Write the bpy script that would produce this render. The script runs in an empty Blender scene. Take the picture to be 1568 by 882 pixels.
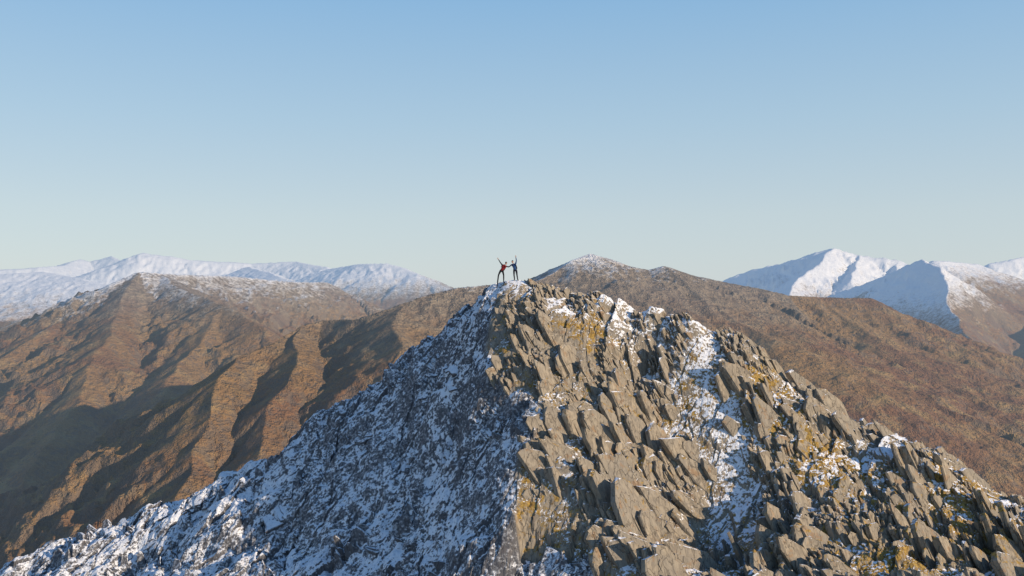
import bpy, numpy as np, math, random, time
from mathutils import Vector, Matrix
T0=time.time()
random.seed(5); rng=np.random.default_rng(11)
F=1358.0
SUN_EL=math.radians(16.3); SUN_B=math.radians(28)   # azimuth towards the camera from +X
SUN=np.array([math.cos(SUN_EL)*math.cos(SUN_B),-math.cos(SUN_EL)*math.sin(SUN_B),math.sin(SUN_EL)])
# ------------------------------------------------------------------ noise
def ihash(ix,iy,seed):
    h=(ix.astype(np.int64)*374761393+iy.astype(np.int64)*668265263+seed*1274126177)&0xffffffff
    h=((h^(h>>13))*1274126177)&0xffffffff
    h=((h^(h>>16))*2246822519)&0xffffffff
    return (h^(h>>15))&0xffffffff
def h01(ix,iy,seed): return ihash(ix,iy,seed)/4294967295.0
def perlin(x,y,seed=0):
    x0=np.floor(x);y0=np.floor(y);fx=x-x0;fy=y-y0
    ux=fx*fx*fx*(fx*(fx*6-15)+10);uy=fy*fy*fy*(fy*(fy*6-15)+10)
    def g(dx,dy):
        a=h01(x0+dx,y0+dy,seed)*2*np.pi
        return np.cos(a)*(fx-dx)+np.sin(a)*(fy-dy)
    a=g(0,0);b=g(1,0);c=g(0,1);d=g(1,1)
    return ((a+(b-a)*ux)+((c+(d-c)*ux)-(a+(b-a)*ux))*uy)*1.5
def fbm(x,y,o=4,seed=0):
    s=0;a=1.0;t=0
    for i in range(o):
        s=s+a*perlin(x,y,seed+i*17);t+=a;a*=.5;x=x*2.03+11.3;y=y*2.03+5.7
    return s/t
def ridged(x,y,o=4,seed=0):
    s=0;a=1.0;t=0
    for i in range(o):
        s=s+a*(1-np.abs(perlin(x,y,seed+i*13))*1.6);t+=a;a*=.5;x=x*2.07+3.3;y=y*2.07+8.7
    return s/t
def cells(x,y,seed):
    x0=np.floor(x);y0=np.floor(y)
    best=np.full(x.shape,9e9);sec=np.full(x.shape,9e9)
    bx=np.zeros_like(x);by=np.zeros_like(x);bi=np.zeros_like(x);bj=np.zeros_like(x)
    for i in(-1,0,1):
        for j in(-1,0,1):
            cx=x0+i;cy=y0+j
            px=cx+.1+.8*h01(cx,cy,seed);py=cy+.1+.8*h01(cx,cy,seed+1)
            d=(x-px)**2+(y-py)**2
            m=d<best
            sec=np.where(m,best,np.minimum(sec,d))
            best=np.where(m,d,best);bx=np.where(m,x-px,bx);by=np.where(m,y-py,by)
            bi=np.where(m,cx,bi);bj=np.where(m,cy,bj)
    return bi,bj,bx,by,np.sqrt(sec)-np.sqrt(best)
def sstep(a,b,x):
    t=np.clip((x-a)/(b-a),0,1);return t*t*(3-2*t)
def mesh_from(name,co,faces_quads,mats,attrs={},smooth=False):
    me=bpy.data.meshes.new(name)
    n=len(co);m=len(faces_quads)
    me.vertices.add(n);me.vertices.foreach_set('co',co.astype(np.float32).ravel())
    me.loops.add(m*4);me.loops.foreach_set('vertex_index',faces_quads.astype(np.int32).ravel())
    me.polygons.add(m);me.polygons.foreach_set('loop_start',np.arange(m,dtype=np.int32)*4)
    me.polygons.foreach_set('use_smooth',np.full(m,smooth,dtype=bool))
    me.update(calc_edges=True)
    for k,v in attrs.items():
        a=me.attributes.new(k,'FLOAT','POINT');a.data.foreach_set('value',v.astype(np.float32).ravel())
    for mt in mats: me.materials.append(mt)
    ob=bpy.data.objects.new(name,me);bpy.context.collection.objects.link(ob);return ob
def gridfaces(nr,nc,wrap=False):
    i=np.arange(nr-1)[:,None];j=np.arange(nc if wrap else nc-1)[None,:];j2=(j+1)%nc
    return np.stack([i*nc+j,i*nc+j2,(i+1)*nc+j2,(i+1)*nc+j],-1).reshape(-1,4)
# ------------------------------------------------------------------ node helper
class NT:
    def __init__(s,name):
        s.m=bpy.data.materials.new(name);s.m.use_nodes=True;s.t=s.m.node_tree;s.t.nodes.clear()
        s.out=s.t.nodes.new('ShaderNodeOutputMaterial')
    def n(s,ty,**kw):
        nd=s.t.nodes.new(ty)
        for k,v in kw.items(): setattr(nd,k,v)
        return nd
    def set(s,sock,v):
        if isinstance(v,bpy.types.NodeSocket): s.t.links.new(v,sock)
        else: sock.default_value=v
    def math(s,op,a,b=0.0,c=None,clamp=False):
        nd=s.n('ShaderNodeMath',operation=op,use_clamp=clamp);s.set(nd.inputs[0],a);s.set(nd.inputs[1],b)
        if c is not None:s.set(nd.inputs[2],c)
        return nd.outputs[0]
    def mix(s,f,a,b):
        nd=s.n('ShaderNodeMix',data_type='RGBA');s.set(nd.inputs[0],f)
        s.set(nd.inputs[6],a if not isinstance(a,tuple) else (*a,1));s.set(nd.inputs[7],b if not isinstance(b,tuple) else (*b,1));return nd.outputs[2]
    def ramp(s,v,a,b,lo=0.,hi=1.):
        nd=s.n('ShaderNodeMapRange',interpolation_type='SMOOTHSTEP');s.set(nd.inputs[0],v)
        for i,q in enumerate((a,b,lo,hi)): s.set(nd.inputs[i+1],q)
        return nd.outputs[0]
    def attr(s,n): return s.n('ShaderNodeAttribute',attribute_name=n).outputs['Fac']
    def pos(s,scale=(1,1,1),rot=(0,0,0)):
        g=s.n('ShaderNodeNewGeometry');mp=s.n('ShaderNodeMapping');s.t.links.new(g.outputs['Position'],mp.inputs[0])
        mp.inputs['Scale'].default_value=scale;mp.inputs['Rotation'].default_value=rot;return mp.outputs[0]
    def noise(s,p,sc,det=6,rough=.6,dist=0):
        nd=s.n('ShaderNodeTexNoise');s.t.links.new(p,nd.inputs['Vector']);nd.inputs['Scale'].default_value=sc
        nd.inputs['Detail'].default_value=det;nd.inputs['Roughness'].default_value=rough;nd.inputs['Distortion'].default_value=dist;return nd.outputs[0]
    def vor(s,p,sc,feature='F1'):
        nd=s.n('ShaderNodeTexVoronoi',feature=feature);s.t.links.new(p,nd.inputs['Vector']);nd.inputs['Scale'].default_value=sc;return nd
    def bump(s,h,st,dist):
        nd=s.n('ShaderNodeBump');s.set(nd.inputs['Height'],h);nd.inputs['Strength'].default_value=st;nd.inputs['Distance'].default_value=dist;return nd.outputs[0]
    def bsdf(s,col,rough,nrm=None):
        b=s.n('ShaderNodeBsdfPrincipled');s.set(b.inputs['Base Color'],col if not isinstance(col,tuple) else (*col,1));s.set(b.inputs['Roughness'],rough)
        b.inputs['Specular IOR Level'].default_value=.25
        if nrm is not None:s.t.links.new(nrm,b.inputs['Normal'])
        return b.outputs[0]
    def done(s,sh): s.t.links.new(sh,s.out.inputs[0]);return s.m
# ------------------------------------------------------------------ summit rock material
def rock_material(name):
    t=NT(name)
    P=t.pos()
    PS=t.pos(scale=(1.6,1.6,.55),rot=(0.0,math.radians(-18),math.radians(40)))
    n1=t.noise(P,.35,3);n2=t.noise(PS,2.2,6,.65,.4);n3=t.noise(P,9,4,.7)
    geo=t.n('ShaderNodeNewGeometry')
    sx=t.n('ShaderNodeSeparateXYZ');t.t.links.new(geo.outputs['True Normal'],sx.inputs[0]);nz=sx.outputs[2]
    c=t.mix(t.ramp(n2,.35,.65),(.20,.17,.13),(.36,.305,.225))
    c=t.mix(t.ramp(n1,.42,.62,0,.6),c,(.25,.225,.185))
    c=t.mix(t.ramp(n3,.58,.72,0,.5),c,(.44,.39,.31))
    c=t.mix(t.ramp(t.noise(P,1.3,3),.57,.68,0,.5),c,(.29,.165,.075))
    c=t.mix(t.math('MULTIPLY',t.attr('shade_rime'),.8),c,(.058,.068,.09))  # shade painted in: rock of the shaded left face made darker and bluer
    # cracks
    pw=t.n('ShaderNodeVectorMath',operation='ADD');t.t.links.new(PS,pw.inputs[0])
    nc=t.n('ShaderNodeTexNoise');t.t.links.new(PS,nc.inputs['Vector']);nc.inputs['Scale'].default_value=1.5
    t.t.links.new(nc.outputs['Color'],pw.inputs[1])
    v=t.vor(pw.outputs[0],1.0,'DISTANCE_TO_EDGE').outputs['Distance']
    crack=t.ramp(v,0.0,.04,1,0)
    c=t.mix(t.math('MULTIPLY',crack,.6),c,(.06,.05,.04))
    # grass
    ga=t.attr('grass');gn=t.noise(P,1.5,5,.68)
    gf=t.ramp(t.math('ADD',t.math('ADD',gn,t.math('MULTIPLY',ga,.40)),t.math('MULTIPLY',nz,.42)),.86,.98)
    gcol=t.mix(t.ramp(t.noise(P,5,4,.7),.35,.65),(.16,.095,.03),(.43,.28,.07))
    c=t.mix(gf,c,gcol)
    # snow: lies on what faces up, breaks up by drift noise
    sa=t.attr('snow')
    sn=t.noise(P,.9,4,.6);sf=t.noise(P,4.5,4,.65)
    k=t.math('ADD',t.math('MULTIPLY',nz,.95),t.math('MULTIPLY',sa,.5))
    k=t.math('ADD',k,t.math('MULTIPLY',t.math('SUBTRACT',sn,.5),.8))
    k=t.math('ADD',k,t.math('MULTIPLY',t.math('SUBTRACT',sf,.5),1.1))
    fs=t.ramp(k,.93,1.03)
    ri=t.attr('shade_rime')
    fs=t.math('MULTIPLY',fs,t.math('SUBTRACT',1.0,t.math('MULTIPLY',ri,.12)))  # snow colour also toned down on the shaded left face
    fr=t.math('MULTIPLY',t.ramp(t.math('ADD',sf,t.math('MULTIPLY',nz,.3)),.56,.80),t.math('MULTIPLY',ri,.40))
    f=t.math('MAXIMUM',fs,fr)
    c=t.mix(f,c,t.mix(t.ramp(sf,.3,.6),(.72,.75,.80),(.86,.87,.88)))
    h=t.math('ADD',t.math('MULTIPLY',n2,.6),t.math('MULTIPLY',n3,.25))
    h=t.math('SUBTRACT',h,t.math('MULTIPLY',crack,.3))
    h=t.math('ADD',h,t.math('MULTIPLY',f,.15))
    nr=t.bump(h,.75,.12)
    return t.done(t.bsdf(c,.85,nr))
M_ROCK=rock_material('summit_rock_snow_grass')
# ------------------------------------------------------------------ macro surface of the summit
K=1.06
def P3(u,v,d): d=d*K;return (d*(u-784)/F,d,d*(441-v)/F)
sil=[(1850,905,58),(1700,850,60),(1568,780,62),(1500,742,63),(1430,702,64),(1390,668,65),(1300,640,66),(1275,618,66),(1200,582,67),(1170,542,67),(1130,508,68),(1090,506,68),
 (1055,486,68),(1000,476,69),(950,462,70),(915,450,70),(880,456,71),(830,440,71),(800,429,70.5),(775,430,70.5),(760,438,71),(735,456,71.5),(710,482,73),(690,500,74),(620,545,75),(560,596,76),(512,618,76.5),
 (482,652,76.5),(375,714,76),(340,734,76),(225,776,76),(100,836,75),(0,882,74),(-150,950,72),(-350,1050,70)]
inner=[(760,475,69),(745,520,67.3),(745,580,64.5),(830,620,61.5),(800,700,58.5),(790,800,55),(905,850,53),(915,882,52),
 (860,500,67.3),(880,570,64.8),(900,640,61.8),(900,700,59),(950,800,55),(1000,882,51.3),
 (960,490,69),(1000,560,67.2),(1050,620,64.6),(1100,700,61.6),(1110,790,59),(1090,850,57),(1080,882,55.5),
 (1080,540,66.6),(1180,600,65),(1220,700,61),(1230,780,56.8),(1180,882,50.5),
 (1300,700,62),(1380,760,58.8),(1350,882,50.5),(1450,800,57),(1568,882,52),(1500,850,54),(1750,950,49),
 (700,560,69),(620,640,69.8),(540,700,70.3),(700,680,64.5),(620,760,64),(400,770,71),(450,840,66),(250,840,70.5),(700,820,58.5),(600,882,58.5),(400,882,64),(200,882,70),(800,882,54.8),
 (-200,1100,60),(100,1100,57),(400,1100,53),(700,1100,48),(1000,1100,43),(1300,1100,42),(1700,1100,42),(2000,1050,46),
 (100,1600,42),(700,1700,33),(1300,1700,31)]
C=[P3(*p) for p in sil+inner]
for p in sil:
    x,y,z=P3(*p)
    C.append((x,y+5,z-4.5));C.append((x*1.1,y+20,z-22));
C=np.array(C)
def rbf_fit(C):
    n=len(C);D=np.hypot(C[:,None,0]-C[None,:,0],C[:,None,1]-C[None,:,1])
    A=np.zeros((n+3,n+3));A[:n,:n]=D;A[:n,n]=1;A[:n,n+1:]=C[:,:2];A[n,:n]=1;A[n+1:,:n]=C[:,:2].T
    b=np.zeros(n+3);b[:n]=C[:,2];return np.linalg.solve(A,b)
W=rbf_fit(C)
def macro(x,y):
    n=len(C);z=W[n]+W[n+1]*x+W[n+2]*y
    for i in range(n): z=z+W[i]*np.sqrt((x-C[i,0])**2+(y-C[i,1])**2)
    return z
ARE=np.array([P3(*p)[:2] for p in [(785,400,82),(768,432,71),(760,475,69),(745,520,67.3),(745,580,64.5),(830,620,61.5),(800,700,58.5),(790,800,55),(905,850,53),(915,882,52),(930,1000,46),(930,1300,30)]])
ARE=ARE[::-1]
def side(x,y): return x-np.interp(y,ARE[:,1],ARE[:,0])
def uv(x,y,z): return 784+F*x/y,441-F*z/y
def blob(x,y,cx,cy,rx,ry): return np.exp(-(((x-cx)/rx)**2+((y-cy)/ry)**2))
def wp(u,v,d): p=P3(u,v,d);return p[0],p[1]
def zones(x,y):
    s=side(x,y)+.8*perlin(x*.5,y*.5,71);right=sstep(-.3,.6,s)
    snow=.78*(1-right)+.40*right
    for (u,v,d,rx,ry,a) in [(1060,590,66.5,3.6,3.2,.38),(1110,690,62.8,3.6,4.2,.40),(980,540,68,2.8,2,.3),(1140,760,59.5,2.6,3,.3),(900,470,69,4,2,.35),(1000,480,69,5,2,.3),(780,440,70.5,3,1.5,.3),(1300,650,64.5,4,2,.3),(850,770,57,2,2,.25),(960,690,60,2,2,.3),(1350,700,62,4,2.5,.25)]:
        cx,cy=wp(u,v,d);snow=snow+a*right*blob(x,y,cx,cy,rx,ry)
    for (u,v,d,rx,ry,a) in [(660,770,62,4,5,.25),(300,790,73,8,4,.35),(700,540,69,3,4,.2),(740,470,70,2.5,2.5,.25)]:
        cx,cy=wp(u,v,d);snow=snow+a*(1-right)*blob(x,y,cx,cy,rx,ry)
    grass=np.zeros_like(x)+.26*right
    for (u,v,d,rx,ry,a) in [(900,500,67.5,2.2,1.2,.4),(960,650,62,1.5,2.5,.5),(1150,560,65,3.5,1.8,.45),(1270,700,61,3,2.2,.6),(1350,830,53,2.5,3,.8),(1450,740,60,4,2,.6),(1520,830,55,4,3,.8),(1050,640,65,2,2,.2),(1000,800,55.5,1.5,2,.4),(830,790,56,2,1.5,.25),(1200,640,62,2,2,.5),(760,580,64.6,1,1,.4)]:
        cx,cy=wp(u,v,d);grass=grass+a*right*blob(x,y,cx,cy,rx,ry)
    snow=snow-.30*right*np.clip(sum(blob(x,y,*wp(u,v,d),4,3) for (u,v,d) in [(1350,830,53),(1520,830,55),(1250,850,53)]),0,1)
    gully=sum(blob(x,y,*wp(u,v,d),rx,ry) for (u,v,d,rx,ry) in [(1060,590,66.3,2.0,2.8),(1100,680,62.8,2.2,3.5),(1130,750,60,1.6,2.5)])
    return right,snow,grass,np.clip(gully,0,1)
TH=math.atan2(-.62,.78)
cn,sn_=math.cos(TH),math.sin(TH)
PX,PY=wp(779,428,70.5)             # where the hikers stand
def detail(x,y):
    right,snow,grass,gully=zones(x,y)
    wx=x+.6*fbm(x*.5,y*.5,3,3);wy=y+.6*fbm(x*.5+9,y*.5,3,4)
    a=wx*cn+wy*sn_;b=-wx*sn_+wy*cn
    z=.9*fbm(x*.16,y*.16,3,50)+(1-right)*(1.1*fbm(x*.33,y*.33,3,150))
    clus=sstep(-.25,.35,fbm(x*.22,y*.22,2,64))   # craggy / ledgy alternation
    for (sa,sb,amp,tilt,seed) in [(1.5,3.6,.95,.4,1),(.62,1.5,.42,.45,21),(.26,.6,.15,.5,41)]:
        i,j,dx,dy,e=cells(a/sa,b/sb,seed)
        lvl=(h01(i,j,seed+5)-.5)*amp
        ti=(h01(i,j,seed+6)-.4)*2*tilt*amp;tj=(h01(i,j,seed+7)-.5)*2*tilt*amp
        lay=lvl-ti*dx+tj*dy
        k=(.35+.65*clus)*(1-.6*gully*right)
        k=k*(.8+.3*right)
        lay=lay-amp*.22*(1-sstep(0,.10,e))
        z=z+lay*k
    z=z+.28*(1-right)*ridged(x*.8,y*.8,3,77)+.03*fbm(x*2.5,y*2.5,2,90)
    keep=1-np.exp(-(((x-PX)/1.6)**2+((y-PY)/1.0)**2)**1.5)
    return z*keep
xs=np.concatenate([np.linspace(-120,-48,50)[:-1],np.arange(-48,42,.09),np.linspace(42,110,50)])
ys=np.concatenate([np.linspace(18,42,60)[:-1],np.arange(42,84,.09),np.linspace(84,120,50)])
X,Y=np.meshgrid(xs,ys)
ZM=macro(X,Y);DZ=detail(X,Y)
right,snow,grass,gully=zones(X,Y)
Z=ZM+DZ
lean=DZ*.25
XX=X-lean*right;YY=Y-lean*.15
co=np.stack([XX,YY,Z],-1).reshape(-1,3)
fg=mesh_from('mountain_summit',co,gridfaces(len(ys),len(xs)),[M_ROCK],dict(snow=snow,grass=grass,shade_rime=(1-right)))
print('fg',time.time()-T0)
xl=xs;yl=ys
def look(x,y):
    i=int(np.searchsorted(xl,x))-1;j=int(np.searchsorted(yl,y))-1
    i=max(0,min(len(xl)-2,i));j=max(0,min(len(yl)-2,j))
    tx=(x-xl[i])/(xl[i+1]-xl[i]);ty=(y-yl[j])/(yl[j+1]-yl[j])
    z=(ZM[j,i]*(1-tx)+ZM[j,i+1]*tx)*(1-ty)+(ZM[j+1,i]*(1-tx)+ZM[j+1,i+1]*tx)*ty
    return z,right[j,i],snow[j,i],grass[j,i],gully[j,i],DZ[j,i]
# ------------------------------------------------------------------ slabs
def norm(v): return v/math.sqrt(v[0]*v[0]+v[1]*v[1]+v[2]*v[2])
def cross(a,b): return np.array([a[1]*b[2]-a[2]*b[1],a[2]*b[0]-a[0]*b[2],a[0]*b[1]-a[1]*b[0]])
SV=[];SF=[];A_s=[];A_g=[];A_r=[];base=0
T6=np.array([(-.5,-1.),(.45,-1.),(.56,-.1),(.48,.55),(.22,.88),(-.16,1.),(-.46,.70),(-.56,-.2)])
CAPQ=[(0,1,2,7),(7,2,3,6),(6,3,4,5)]
def add_plate(c,nrm,up,Wd,L,T,s,g,r):
    global base
    a=norm(cross(up,nrm));u=cross(nrm,a)
    k=len(T6);poly=T6+rng.normal(0,.07,(k,2))
    if rng.random()<.35: poly=poly*np.array([-1,1]);poly=poly[::-1]
    ch=rng.uniform(-.1,1.2);poly[:,1]-=ch*poly[:,0]*(poly[:,1]>.2)
    poly[:,0]*=(1-rng.uniform(.0,.3)*np.clip(poly[:,1],0,1))
    vs=[]
    for (t,scl) in [(-.5,.95),(-.36,1.0),(.34,1.0),(.5,.94)]:
        q=poly*scl+rng.normal(0,.02,(k,2));off=rng.normal(0,.06*T,(k,1))
        th=t*T*(1-.25*(q[:,1:2]+1)/2)
        vs.append(c+q[:,0:1]*a*Wd+q[:,1:2]*u*L*.5+(th+off)*nrm)
    SV.append(np.concatenate(vs))
    for l in range(3):
        for i in range(k):
            i2=(i+1)%k
            SF.append((base+l*k+i,base+l*k+i2,base+(l+1)*k+i2,base+(l+1)*k+i))
    for off,rev in ((0,True),(3*k,False)):
        for q in CAPQ:
            ids=[base+off+w for w in q]
            SF.append(tuple(ids[::-1] if rev else ids))
    base+=4*k
    A_s.append(np.full(4*k,s));A_g.append(np.full(4*k,g));A_r.append(np.full(4*k,r))
def cluster(x,y,L,n,wild=.08,wide=(.30,.62),lift=0):
    z,R,S,G,gu,dz=look(x,y)
    if R>.5:
        nb=np.array([.72,-.58,.36]) if rng.random()<.45 else np.array([.46,-.80,.38])
        up=np.array([-.50,-.02,.86])
    else: nb=np.array([-.25,-.75,.55]);up=np.array([-.35,.3,.85]);wild*=3.2
    nb=norm(nb+rng.normal(0,wild,3));up=norm(up+rng.normal(0,wild,3));up=norm(up-nb*np.dot(up,nb))
    a=norm(cross(up,nb));off=0
    for i in range(n):
        l=L*rng.uniform(.6,1.15);w=l*rng.uniform(*wide);T=l*rng.uniform(.06,.18)
        n2=norm(nb+rng.normal(0,.035,3));u2=norm(up+rng.normal(0,.05,3))
        c=np.array([x,y,z])+nb*off+a*rng.normal(0,.24*L)+up*(rng.uniform(-.12,.16)*l)
        q=look(c[0],c[1]);c[2]=q[0]+.5*q[5]+l*(rng.uniform(-.30,.05)+lift)
        if math.hypot((c[0]-PX)/1.4,(c[1]-PY)/1.2)<1+l*.35: continue
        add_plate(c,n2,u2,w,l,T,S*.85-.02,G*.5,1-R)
        off+=T*rng.uniform(.85,1.35)
cnt=0
CX=rng.uniform(-42,38,60000);CY=rng.uniform(46,80,60000);CL=fbm(CX*.30,CY*.30,2,5)
N=2600
for x,y,cl in zip(CX,CY,CL):
    if cnt>=N: break
    z,R,S,G,gu,dz=look(x,y);u,v=uv(x,y,z)
    if u<-40 or u>1610 or v>930: continue
    if R>.5 and rng.random()<gu*.85+min(G,1)*.4: continue
    if R<.5 and rng.random()<.45: continue
    if rng.random()>.38+cl*2.6: continue
    L=.75+.75*rng.pareto(2.2)
    L=min(L,4.4)*(1 if R>.5 else .52)
    if y>70 and v<560: L=min(L,1.5)
    cluster(x,y,L,int(rng.integers(3,8)));cnt+=1
for (u,v,d,L,n) in [(875,550,65.3,5.0,2),(905,640,61.8,4.2,3),(810,530,66,3.0,3),(775,565,65,2.4,3),(930,740,58,4,3),(860,690,59.8,3.2,3),(980,780,56.5,4.5,3),(1015,520,67.2,2.2,4),(920,480,68.7,1.6,4),(950,580,65,2.6,3),
 (1225,640,62.8,3,4),(1150,520,67.5,2.2,4),(1275,615,65.8,2.2,3),(1240,820,54.5,4.5,4),(1160,840,53,4,4),(1290,800,55,4,4),(1210,730,58.5,2.6,4),(1380,800,56,3,4),(1480,860,53.5,3,4),(850,850,53.5,2.6,4),(1040,850,54,4,3),(1560,780,60.5,2.5,4),(1410,680,63.5,1.8,4),(820,650,60.5,2.5,4),(845,600,63.5,3.5,3)]:
    x,y=wp(u,v,d)
    cluster(x,y,L,n,.05,(.40,.66),.06)
SVa=np.concatenate(SV)
me=bpy.data.meshes.new('rock_slabs')
me.from_pydata(SVa.tolist(),[],SF);me.update()
for k_,A in (('snow',A_s),('grass',A_g),('shade_rime',A_r)):
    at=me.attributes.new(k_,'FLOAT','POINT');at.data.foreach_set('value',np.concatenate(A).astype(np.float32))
me.materials.append(M_ROCK)
ob=bpy.data.objects.new('rock_slabs',me);bpy.context.collection.objects.link(ob)
print('slabs',len(SF),time.time()-T0)
# ------------------------------------------------------------------ hills
def hill_material():
    t=NT('hill_grass_heather_snow')
    P=t.pos(scale=(.001,.001,.001))
    geo=t.n('ShaderNodeNewGeometry');sx=t.n('ShaderNodeSeparateXYZ');t.t.links.new(geo.outputs['Normal'],sx.inputs[0]);nz=sx.outputs[2];nx=sx.outputs[0]
    n1=t.noise(P,1.8,4,.6);n2=t.noise(P,14,6,.65);n3=t.noise(P,60,4,.7)
    gr=t.mix(t.ramp(n1,.40,.60),(.29,.175,.078),(.215,.112,.062))
    gr=t.mix(t.ramp(n2,.47,.68),gr,(.34,.225,.105))
    gr=t.mix(t.ramp(n2,.30,.44,.7,0),gr,(.12,.072,.045))
    rockf=t.ramp(t.math('ADD',nz,t.math('MULTIPLY',t.math('SUBTRACT',n3,.5),1.0)),.70,.90,1,0)
    hi=t.attr('high')
    rf=t.math('MULTIPLY',rockf,.65)
    c=t.mix(rf,gr,(.14,.12,.10))
    c=t.mix(t.math('MULTIPLY',t.ramp(t.math('ADD',hi,t.math('MULTIPLY',t.math('SUBTRACT',n2,.5),.8)),.35,1.0),.75),c,t.mix(t.ramp(n3,.4,.6),(.18,.155,.13),(.29,.25,.20)))
    s=t.attr('snowf')
    k=t.math('ADD',s,t.math('MULTIPLY',t.math('SUBTRACT',n2,.5),1.0));k=t.math('ADD',k,t.math('MULTIPLY',t.math('SUBTRACT',n3,.5),1.5))
    k=t.math('ADD',k,t.math('MULTIPLY',t.math('SUBTRACT',nz,.88),.9))
    k=t.math('SUBTRACT',k,t.math('MULTIPLY',nx,.55))
    sf=t.math('MULTIPLY',t.ramp(k,.15,1.10),.97)
    c=t.mix(sf,c,(.85,.85,.85))
    hz=t.attr('haze_glow')
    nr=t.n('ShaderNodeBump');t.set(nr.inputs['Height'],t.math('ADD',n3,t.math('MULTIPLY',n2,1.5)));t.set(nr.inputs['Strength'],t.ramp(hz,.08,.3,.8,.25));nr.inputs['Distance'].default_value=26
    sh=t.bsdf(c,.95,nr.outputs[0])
    em=t.n('ShaderNodeEmission');em.inputs[0].default_value=(.44,.56,.70,1);em.inputs[1].default_value=.85  # haze painted as a glow on the hills, stronger with distance
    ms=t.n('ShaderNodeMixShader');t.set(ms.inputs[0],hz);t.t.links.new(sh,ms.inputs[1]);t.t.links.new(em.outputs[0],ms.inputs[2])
    return t.done(ms.outputs[0])
def H(u,v,d): return (d*(u-784)/F,d,d*(441-v)/F)
# (polyline, flank slope, snow start height, snow range, gully strength, roughness)
RG=[
 ([( -400,425,9500),(-100,415,9500),(0,413,9300),(60,409,9500),(95,406,10500),(130,394,11500),(160,389,11500),(190,401,11000)],.38,-900,500,.25,.4),
 ([(170,405,9500),(220,387,9300),(260,392,9300),(290,398,9300),(390,403,9500),(450,400,9500),(500,409,9000)],.38,-900,500,.25,.4),
 ([(500,412,8600),(550,404,8200),(590,403,8000),(640,419,7700),(690,441,7400),(760,480,7000)],.38,-150,260,.25,.4),
 ([(-200,430,6500),(0,420,6300),(60,416,6300),(130,426,6000),(200,445,5600),(260,470,5300)],.3,-350,350,.25,.4),
 ([(385,408,7500),(430,425,6300),(520,450,5600)],.35,-300,350,.25,.4),
 ([(640,510,4200),(590,474,4300),(540,450,4400),(500,432,4400),(450,431,4200),(380,424,4000),(300,421,3700),(240,418,3500),(210,416,3400),(185,426,3350),(150,450,3250),(110,488,3100),(60,508,2950),(0,550,2750),(-100,620,2500)],.52,-150,230,.40,1.2),
 ([(240,418,3500),(290,450,3200),(330,468,3000),(400,500,2800),(440,550,2600)],.46,-80,220,.5,1.4),
 ([(210,416,3400),(180,480,3000),(150,540,2600),(100,640,2200),(50,740,1900)],.44,0,250,.55,1.5),
 ([(330,468,3000),(300,530,2700),(250,600,2300),(190,690,2000),(120,800,1650)],.47,50,250,.6,1.5),
 ([(-150,440,4800),(0,492,4300),(60,489,4200),(110,486,4200)],.5,-200,250,.3,.7),
 ([(860,450,2100),(780,440,2050),(740,436,2000),(700,441,1950),(660,455,1900),(610,478,1850),(575,488,1850),(520,490,1900),(480,498,1850),(440,520,1750),(400,535,1700),(370,547,1650),(340,578,1550),(300,645,1400),(270,705,1300),(235,775,1200)],.62,-30,90,.48,1.3),
 ([(480,498,1850),(455,560,1600),(410,620,1450),(375,700,1300),(340,780,1200)],.54,50,150,.55,1.3),
 ([(640,465,1870),(620,530,1600),(580,600,1450),(540,690,1300)],.48,30,150,.45,1.3),
 ([(740,440,2250),(790,438,2400),(830,420,2500),(870,398,2600),(905,388,2650),(940,397,2700),(990,413,2800),(1015,407,2800),(1060,420,2850),(1120,433,2900),(1200,452,2900),(1260,455,2950),(1330,456,3000),(1370,475,2950),(1450,502,2900),(1568,560,2800),(1700,640,2600)],.40,0,110,.28,.6),
 ([(905,388,2650),(930,450,2400),(980,520,2100),(1040,620,1800)],.38,30,110,.25,.5),
 ([(1015,407,2800),(1080,460,2500),(1180,520,2200),(1300,610,1900),(1400,720,1650)],.34,60,150,.24,.35),
 ([(1260,455,2950),(1330,510,2650),(1440,590,2350),(1568,680,2050)],.32,60,150,.24,.35),
 ([(1060,460,8000),(1130,418,7500),(1180,406,7400),(1200,404,7400),(1250,385,7000),(1275,379,7000),(1310,389,7000),(1380,398,7000),(1410,412,7000)],.52,-330,350,.7,2.0),
 ([(1275,379,7000),(1230,420,6300),(1200,450,5800)],.55,-330,300,.6,2.0),
 ([(1320,390,7000),(1300,430,6200)],.55,-330,300,.6,2.0),
 ([(1380,400,7000),(1370,430,6400)],.55,-330,300,.6,2.0),
 ([(1255,456,5700),(1330,432,5500),(1380,410,5400),(1410,396,5300),(1435,410,5000),(1452,450,4600),(1466,500,4150),(1500,545,3700),(1568,610,3300)],.66,-230,230,.25,.7),
 ([(1430,399,5400),(1450,400,5500),(1490,404,5700),(1568,430,5600),(1700,450,5500)],.44,-90,200,.25,.5),
 ([(1480,430,7500),(1515,404,7300),(1568,393,7500),(1700,390,7500)],.5,-330,300,.3,.8),
 ([(1700,450,4800),(1800,440,4300)],.40,60,300,.15,.3),
]
az=np.concatenate([np.linspace(-180,-34,46)[:-1],np.linspace(-34,34,960),np.linspace(34,180,46)[1:]])*math.pi/180
rr=np.concatenate([np.geomspace(130,1000,50)[:-1],np.geomspace(1000,3600,400)[:-1],np.geomspace(3600,12500,300)[:-1],np.geomspace(12500,70000,30)])
AZ,RR=np.meshgrid(az,rr);HX=RR*np.sin(AZ);HY=RR*np.cos(AZ)
wX=HX+70*fbm(HX/700,HY/700,4,7)+14*fbm(HX/110,HY/110,2,9);wY=HY+70*fbm(HX/700+5,HY/700,4,8)+14*fbm(HX/110,HY/110+7,2,10)
floor=-640+90*fbm(HX/1500,HY/1500,4,12)
gen=ridged(HX/2600,HY/2600,4,33)
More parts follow.
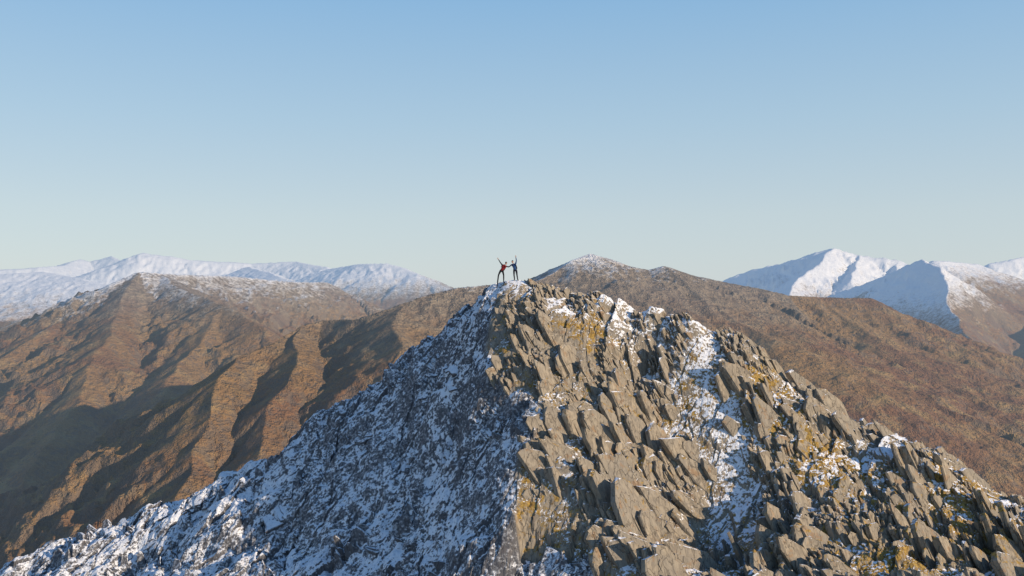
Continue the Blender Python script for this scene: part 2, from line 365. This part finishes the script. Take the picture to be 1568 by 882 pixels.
floor=floor+sstep(33,46,np.abs(AZ)*180/math.pi)*(300*gen)*sstep(600,2500,RR)
best=floor.copy();snl=np.full(HX.shape,200.);snr=np.full(HX.shape,200.);D_=np.full(HX.shape,1500.);RO=np.full(HX.shape,.5)
for ri,(pts,slope,s0,sr,gs,ro) in enumerate(RG):
    Q=np.array([H(*p) for p in pts]);cand=np.full(HX.shape,-1e9);cd=np.full(HX.shape,1e9);cs=np.zeros(HX.shape);ss=0
    for a,b in zip(Q[:-1],Q[1:]):
        d=b[:2]-a[:2];L=np.hypot(*d)
        t=np.clip(((wX-a[0])*d[0]+(wY-a[1])*d[1])/(L*L),0,1)
        dist=np.hypot(wX-a[0]-t*d[0],wY-a[1]-t*d[1])
        z=a[2]+(b[2]-a[2])*t-slope*dist
        m=z>cand;cand=np.where(m,z,cand);cd=np.where(m,dist,cd);cs=np.where(m,ss+t*L,cs);ss+=L
    cs=cs+ri*5000
    dmean=np.mean(Q[:,1]);lam=240*max(1,dmean/3500)
    gq=ridged(cs/lam+.35*perlin(HX/400,HY/400,ri),cd/1400,3,100+ri)
    g2=ridged(HX/(lam*1.1),HY/(lam*1.1),4,140+ri)
    cutn=(.75-(.6*gq+.4*g2))*gs*1.5
    drop=slope*cd
    rough=(ridged(HX/90,HY/90,4,180+ri)-.6)*np.minimum(cd*.16,26*ro*max(1,dmean/4500))
    h=cand-drop*cutn*sstep(0,lam*.5,cd)-drop*cd/9000*.5+rough
    m=h>best;best=np.where(m,h,best);snl=np.where(m,s0,snl);snr=np.where(m,sr,snr);D_=np.where(m,cd,D_);RO=np.where(m,ro,RO)
best=best+11*fbm(HX/60,HY/60,3,201)*np.clip(D_/200,.2,1)*RO
own=-45-.95*np.hypot(HX-0,HY-75);best=np.maximum(best,own)
snowf=np.clip((best-snl)/snr,-.6,1.3)
high=np.clip((best+260)/260,0,1)*np.where((HX<900),1,.6)
haze_glow=1-np.exp(-np.maximum(RR-600,0)/19000);haze_glow=np.minimum(haze_glow,.45)
ho=mesh_from('hills',np.stack([HX,HY,best],-1).reshape(-1,3),gridfaces(len(rr),len(az)),[hill_material()],dict(snowf=snowf,high=high,haze_glow=haze_glow),smooth=True)
print('hills',time.time()-T0)
# ------------------------------------------------------------------ people
def simple(name,col,rough=.8,sc=25):
    t=NT(name);P=t.n('ShaderNodeTexCoord').outputs['Object'];n=t.noise(P,sc,4)
    c=t.mix(t.ramp(n,.3,.7),tuple(q*.8 for q in col),col);return t.done(t.bsdf(c,rough,t.bump(n,.3,.01)))
m_skin=simple('skin',(.50,.30,.22),.5);m_black=simple('dark_trousers',(.012,.013,.016));m_red=simple('red_jacket',(.20,.012,.016));m_blue=simple('blue_jacket',(.018,.065,.19))
m_boot=simple('boots',(.03,.022,.018));m_navy=simple('navy_sleeves',(.014,.016,.026));m_hair=simple('dark_hair',(.03,.02,.012));m_hat=simple('knit_hat',(.03,.04,.07));m_eye=simple('eye',(.02,.02,.02),.2)
def skin_obj(name,J,E,mats,matof,roots):
    names=list(J);me=bpy.data.meshes.new(name);idx={n:i for i,n in enumerate(names)}
    me.from_pydata([J[n][0] for n in names],[(idx[a],idx[b]) for a,b in E],[]);me.update()
    o=bpy.data.objects.new(name,me);bpy.context.collection.objects.link(o)
    o.modifiers.new('s','SKIN').use_smooth_shade=True;sb=o.modifiers.new('d','SUBSURF');sb.levels=2;sb.render_levels=2
    if not me.skin_vertices: me.skin_vertices.new()
    sv=me.skin_vertices[0].data
    for n in names:
        r=J[n][1];sv[idx[n]].radius=r if isinstance(r,tuple) else (r,r);sv[idx[n]].use_root=(n in roots)
    dg=bpy.context.evaluated_depsgraph_get();dg.update()
    m2=bpy.data.meshes.new_from_object(o.evaluated_get(dg));bpy.data.objects.remove(o)
    for m in mats:m2.materials.append(m)
    segs=[(Vector(J[a][0]),Vector(J[b][0]),matof(a,b)) for a,b in E]
    for p in m2.polygons:
        c=p.center;bd=1e9
        for a,b,mi in segs:
            d=b-a;t=max(0,min(1,(c-a).dot(d)/max(d.length_squared,1e-9)));q=(c-a-d*t).length
            if q<bd:bd=q;p.material_index=mi
        p.use_smooth=True
    o=bpy.data.objects.new(name,m2);bpy.context.collection.objects.link(o);return o
def person(origin,P,mats,hatmat,packmat,face=(0,-1,0)):
    root=bpy.data.objects.new('hiker',None);bpy.context.collection.objects.link(root);root.location=origin
    J={};E=[];R=dict(pelvis=(.155,.12),waist=(.135,.105),chest=(.165,.12),neck0=.075,neck=.055,shL=.075,shR=.075,elL=.048,elR=.048,wrL=.033,wrR=.033,
        hipL=.10,hipR=.10,knL=.065,knR=.065,anL=.045,anR=.045)
    for k,v in P.items(): J[k]=(v,R[k])
    for s in 'LR':
        t_=[a+(b-a)*.5 for a,b in zip(P['hip'+s],P['kn'+s])];J['th'+s]=(t_,.083)
        t_=[a+(b-a)*.4 for a,b in zip(P['kn'+s],P['an'+s])];J['ca'+s]=(t_,.062)
        t_=[a+(b-a)*.4 for a,b in zip(P['sh'+s],P['el'+s])];J['ua'+s]=(t_,.056)
        A=P['an'+s];fx=-.05 if s=='L' else .05
        J['to'+s]=((A[0]+fx*1.4,A[1]-.17,A[2]-.045),.036);J['bl'+s]=((A[0]+fx*.5,A[1]-.07,A[2]-.035),.045)
        w=Vector(P['wr'+s]);e=Vector(P['el'+s]);d=(w-e).normalized();J['pa'+s]=(tuple(w+d*.085),(.036,.022))
        E+=[('chest','sh'+s),('sh'+s,'ua'+s),('ua'+s,'el'+s),('el'+s,'wr'+s),('wr'+s,'pa'+s),('pelvis','hip'+s),('hip'+s,'th'+s),('th'+s,'kn'+s),('kn'+s,'ca'+s),('ca'+s,'an'+s),('an'+s,'bl'+s),('bl'+s,'to'+s)]
    E+=[('pelvis','waist'),('waist','chest'),('chest','neck0'),('neck0','neck')]
    def mo(a,b):
        s=a+b
        if 'wr' in a and 'pa' in b: return 0
        if a=='neck0': return 0
        if 'an' in a or 'bl' in a: return 3
        if any(k in s for k in('hip','th','kn','ca')) : return 1
        if a.startswith('sh') or a.startswith('ua') or a.startswith('el'): return 4
        return 2
    b=skin_obj('body',J,E,mats,mo,['pelvis']);b.parent=root
    FJ={};FE=[];roots=[]
    for s in 'LR':
        w=Vector(P['wr'+s]);e=Vector(P['el'+s]);d=(w-e).normalized();sd=d.cross(Vector((0,1,0))).normalized();nn=sd.cross(d)
        if s=='L': sd=-sd
        for i,(off,ln) in enumerate([(-.030,.075),(-.010,.085),(.010,.080),(.029,.062)]):
            b0=w+d*.075+sd*off;b1=b0+d*ln*.55+sd*off*.35;b2=b1+d*ln*.4-nn*.012;b3=b2+d*ln*.25-nn*.018
            ns=[f'{s}{i}{k}' for k in range(4)]
            for nme,q,r in zip(ns,(b0,b1,b2,b3),(.011,.0095,.0085,.007)): FJ[nme]=(tuple(q),r)
            FE+=list(zip(ns[:-1],ns[1:]));roots.append(ns[0])
        b0=w+d*.03-sd*.015;b1=b0+d*.035-sd*.035;b2=b1+d*.035-sd*.02
        ns=[f'{s}t{k}' for k in range(3)]
        for nme,q,r in zip(ns,(b0,b1,b2),(.014,.012,.009)): FJ[nme]=(tuple(q),r)
        FE+=list(zip(ns[:-1],ns[1:]));roots.append(ns[0])
    f=skin_obj('fingers',FJ,FE,[mats[0]],lambda a,b:0,roots);f.parent=root
    hc=Vector(P['neck'])+(Vector(P['neck'])-Vector(P['neck0'])).normalized()*.115
    import bmesh
    bm=bmesh.new();bmesh.ops.create_uvsphere(bm,u_segments=28,v_segments=20,radius=1)
    for v in bm.verts:
        x,y,z=v.co
        w=1-.28*max(0,-z)**1.3
        nx=x*.078*w;ny=y*.098*(1-.12*max(0,-z));nzv=z*.118
        if y<0:
            ny-=.022*math.exp(-((x/.16)**2+((z+.12)/.22)**2))
            ny+=.010*math.exp(-(((abs(x)-.38)/.16)**2+((z-.05)/.12)**2))
            ny-=.006*math.exp(-((x/.35)**2+((z+.5)/.08)**2))
            ny-=.012*math.exp(-((x/.3)**2+((z+.85)/.15)**2))
        v.co=(nx,ny,nzv)
    for p in bm.faces:p.smooth=True
    hm=bpy.data.meshes.new('head');bm.to_mesh(hm);hm.materials.append(mats[0]);hm.materials.append(m_hair)
    for p in hm.polygons:
        c=p.center
        if c.y>.01 or c.z>.075: p.material_index=1
    ho_=bpy.data.objects.new('head',hm);bpy.context.collection.objects.link(ho_);ho_.parent=root;ho_.location=hc
    ang=math.atan2(face[0],-face[1]);ho_.rotation_euler=(0,0,ang)
    def prim(nm,loc,sc,mat,parent=ho_):
        bm=bmesh.new();bmesh.ops.create_uvsphere(bm,u_segments=16,v_segments=10,radius=1)
        for v in bm.verts: v.co=Vector((v.co.x*sc[0],v.co.y*sc[1],v.co.z*sc[2]))
        for p in bm.faces:p.smooth=True
        q=bpy.data.meshes.new(nm);bm.to_mesh(q);q.materials.append(mat);o=bpy.data.objects.new(nm,q);bpy.context.collection.objects.link(o);o.parent=parent;o.location=loc;return o
    for sx_ in(-1,1):
        prim('ear',(sx_*.078,.005,-.01),(.012,.022,.032),mats[0]);prim('eye',(sx_*.03,-.083,.006),(.011,.008,.007),m_eye)
    prim('mouth',(0,-.094,-.058),(.022,.006,.005),m_red)
    bm=bmesh.new();bmesh.ops.create_uvsphere(bm,u_segments=28,v_segments=20,radius=1)
    bmesh.ops.delete(bm,geom=[v for v in bm.verts if v.co.z<.22],context='VERTS')
    for v in bm.verts:
        k=1.0+.10*math.exp(-((v.co.z-.27)/.1)**2);v.co=Vector((v.co.x*.088*k,v.co.y*.108*k+.004,v.co.z*.132))
    for p in bm.faces:p.smooth=True
    q=bpy.data.meshes.new('hat');bm.to_mesh(q);q.materials.append(hatmat);o=bpy.data.objects.new('hat',q);bpy.context.collection.objects.link(o);o.parent=ho_
    ch=Vector(P['chest']);wa=Vector(P['waist']);ax=(ch-wa).normalized()
    bm=bmesh.new();bmesh.ops.create_cube(bm,size=1);bmesh.ops.subdivide_edges(bm,edges=bm.edges[:],cuts=3,use_grid_fill=True)
    for v in bm.verts:
        x,y,z=v.co;k=1-.25*max(0,z)*2*.6;v.co=Vector((x*.34*k*(1-.5*abs(y)*.4),y*.22*(1-.35*max(0,z)),z*.50))
    q=bpy.data.meshes.new('backpack');bm.to_mesh(q);q.materials.append(packmat);o=bpy.data.objects.new('backpack',q);bpy.context.collection.objects.link(o);o.parent=root
    sb=o.modifiers.new('s','SUBSURF');sb.levels=1;sb.render_levels=1
    o.location=(ch+wa)/2+Vector((.05,.20,.03));o.rotation_euler=(0,math.atan2(ax.x,ax.z),0)
    for s in 'LR':
        sh=Vector(P['sh'+s]);c=Vector(P['chest']);inn=sh+(c-sh)*.45
        pts=[inn+Vector((0,.14,.02)),inn+Vector((0,.02,.095)),inn+Vector((0,-.11,.02)),(wa+(inn-c)*1.3)+Vector((0,-.115,.08)),(wa+(inn-c)*1.6)+Vector((0,.1,.0))]
        cu=bpy.data.curves.new('strap','CURVE');cu.dimensions='3D';cu.bevel_depth=.022;sp=cu.splines.new('BEZIER');sp.bezier_points.add(len(pts)-1)
        for bp,p_ in zip(sp.bezier_points,pts): bp.co=p_;bp.handle_left_type=bp.handle_right_type='AUTO'
        cu.materials.append(packmat);o=bpy.data.objects.new('strap',cu);bpy.context.collection.objects.link(o);o.parent=root
    return root
gx,gy=wp(768,428,70.5)
def gz(x,y): return float((macro(np.array([x]),np.array([y]))+detail(np.array([x]),np.array([y])))[0])
z0=gz(gx+.4,gy)
def foot(x): return gz(gx+x,gy)-z0+.085
L1=dict(pelvis=(0,0,.86),waist=(.09,0,1.01),chest=(.20,-.01,1.19),neck0=(.28,0,1.33),neck=(.32,-.005,1.39),
 shL=(.05,0,1.34),shR=(.40,0,1.23),elL=(-.12,-.04,1.57),elR=(.60,.09,1.16),wrL=(-.26,-.08,1.80),wrR=(.80,.12,1.30),
 hipL=(-.10,0,.82),hipR=(.10,0,.82),knL=(-.26,-.06,.47),knR=(.18,-.10,.46),anL=(-.38,.03,foot(-.38)),anR=(.18,.03,foot(.18)))
L2=dict(pelvis=(1.15,0,.92),waist=(1.10,0,1.08),chest=(1.04,-.01,1.28),neck0=(1.00,0,1.43),neck=(.97,-.005,1.50),
 shL=(.86,0,1.37),shR=(1.20,0,1.45),elL=(.66,.12,1.20),elR=(1.25,-.03,1.73),wrL=(.46,.16,1.20),wrR=(1.20,-.06,1.98),
 hipL=(1.05,0,.88),hipR=(1.25,0,.88),knL=(1.05,-.08,.50),knR=(1.30,-.06,.49),anL=(1.10,.03,foot(1.10)),anR=(1.36,.04,foot(1.36)))
person((gx,gy,z0),L1,[m_skin,m_black,m_red,m_boot,m_navy],m_navy,m_navy,(.3,-1,0))
person((gx,gy,z0),L2,[m_skin,m_navy,m_blue,m_boot,m_blue],m_hat,m_black,(-.25,-1,0))
# ------------------------------------------------------------------ light, sky, camera
w=bpy.data.worlds.new('World');bpy.context.scene.world=w;w.use_nodes=True
nt=w.node_tree;bg=nt.nodes['Background'];sky=nt.nodes.new('ShaderNodeTexSky');sky.sky_type='NISHITA';sky.sun_disc=False
sky.sun_elevation=SUN_EL;sky.sun_rotation=math.atan2(SUN[0],SUN[1])
sky.altitude=900;sky.air_density=1.0;sky.dust_density=.6;sky.ozone_density=1.5
ST=.14
tc=nt.nodes.new('ShaderNodeTexCoord');sp=nt.nodes.new('ShaderNodeSeparateXYZ');nt.links.new(tc.outputs['Generated'],sp.inputs[0])
cr=nt.nodes.new('ShaderNodeValToRGB');nt.links.new(sp.outputs[2],cr.inputs[0])
el=cr.color_ramp.elements
el[0].position=0;el[0].color=(.59,.66,.69,1);el[1].position=1;el[1].color=(.07,.17,.43,1)
for p_,c_ in [(.08,(.55,.65,.70,1)),(.18,(.42,.59,.73,1)),(.31,(.27,.49,.74,1)),(.55,(.12,.28,.58,1))]:
    e=el.new(p_);e.color=c_
vm=nt.nodes.new('ShaderNodeVectorMath');vm.operation='SCALE';nt.links.new(cr.outputs[0],vm.inputs[0]);vm.inputs['Scale'].default_value=1/ST
mx=nt.nodes.new('ShaderNodeMix');mx.data_type='RGBA';mx.inputs[0].default_value=.88
nt.links.new(sky.outputs[0],mx.inputs[6]);nt.links.new(vm.outputs[0],mx.inputs[7])
nt.links.new(mx.outputs[2],bg.inputs[0]);bg.inputs[1].default_value=ST
sl=bpy.data.lights.new('sun','SUN');sl.energy=5;sl.angle=math.radians(.5);sl.color=(1,.81,.60)
so=bpy.data.objects.new('sun',sl);bpy.context.collection.objects.link(so);so.rotation_euler=Vector(SUN).to_track_quat('Z','Y').to_euler()
cam=bpy.data.cameras.new('camera');cam.sensor_width=36;cam.lens=F/1568*36;cam.clip_end=200000;cam.clip_start=.5
co_=bpy.data.objects.new('camera',cam);bpy.context.collection.objects.link(co_);co_.location=(0,0,0);co_.rotation_euler=(math.pi/2,0,0)
sc=bpy.context.scene;sc.camera=co_;sc.view_settings.view_transform='Standard';sc.view_settings.look='None';sc.view_settings.exposure=0
print('total',time.time()-T0)
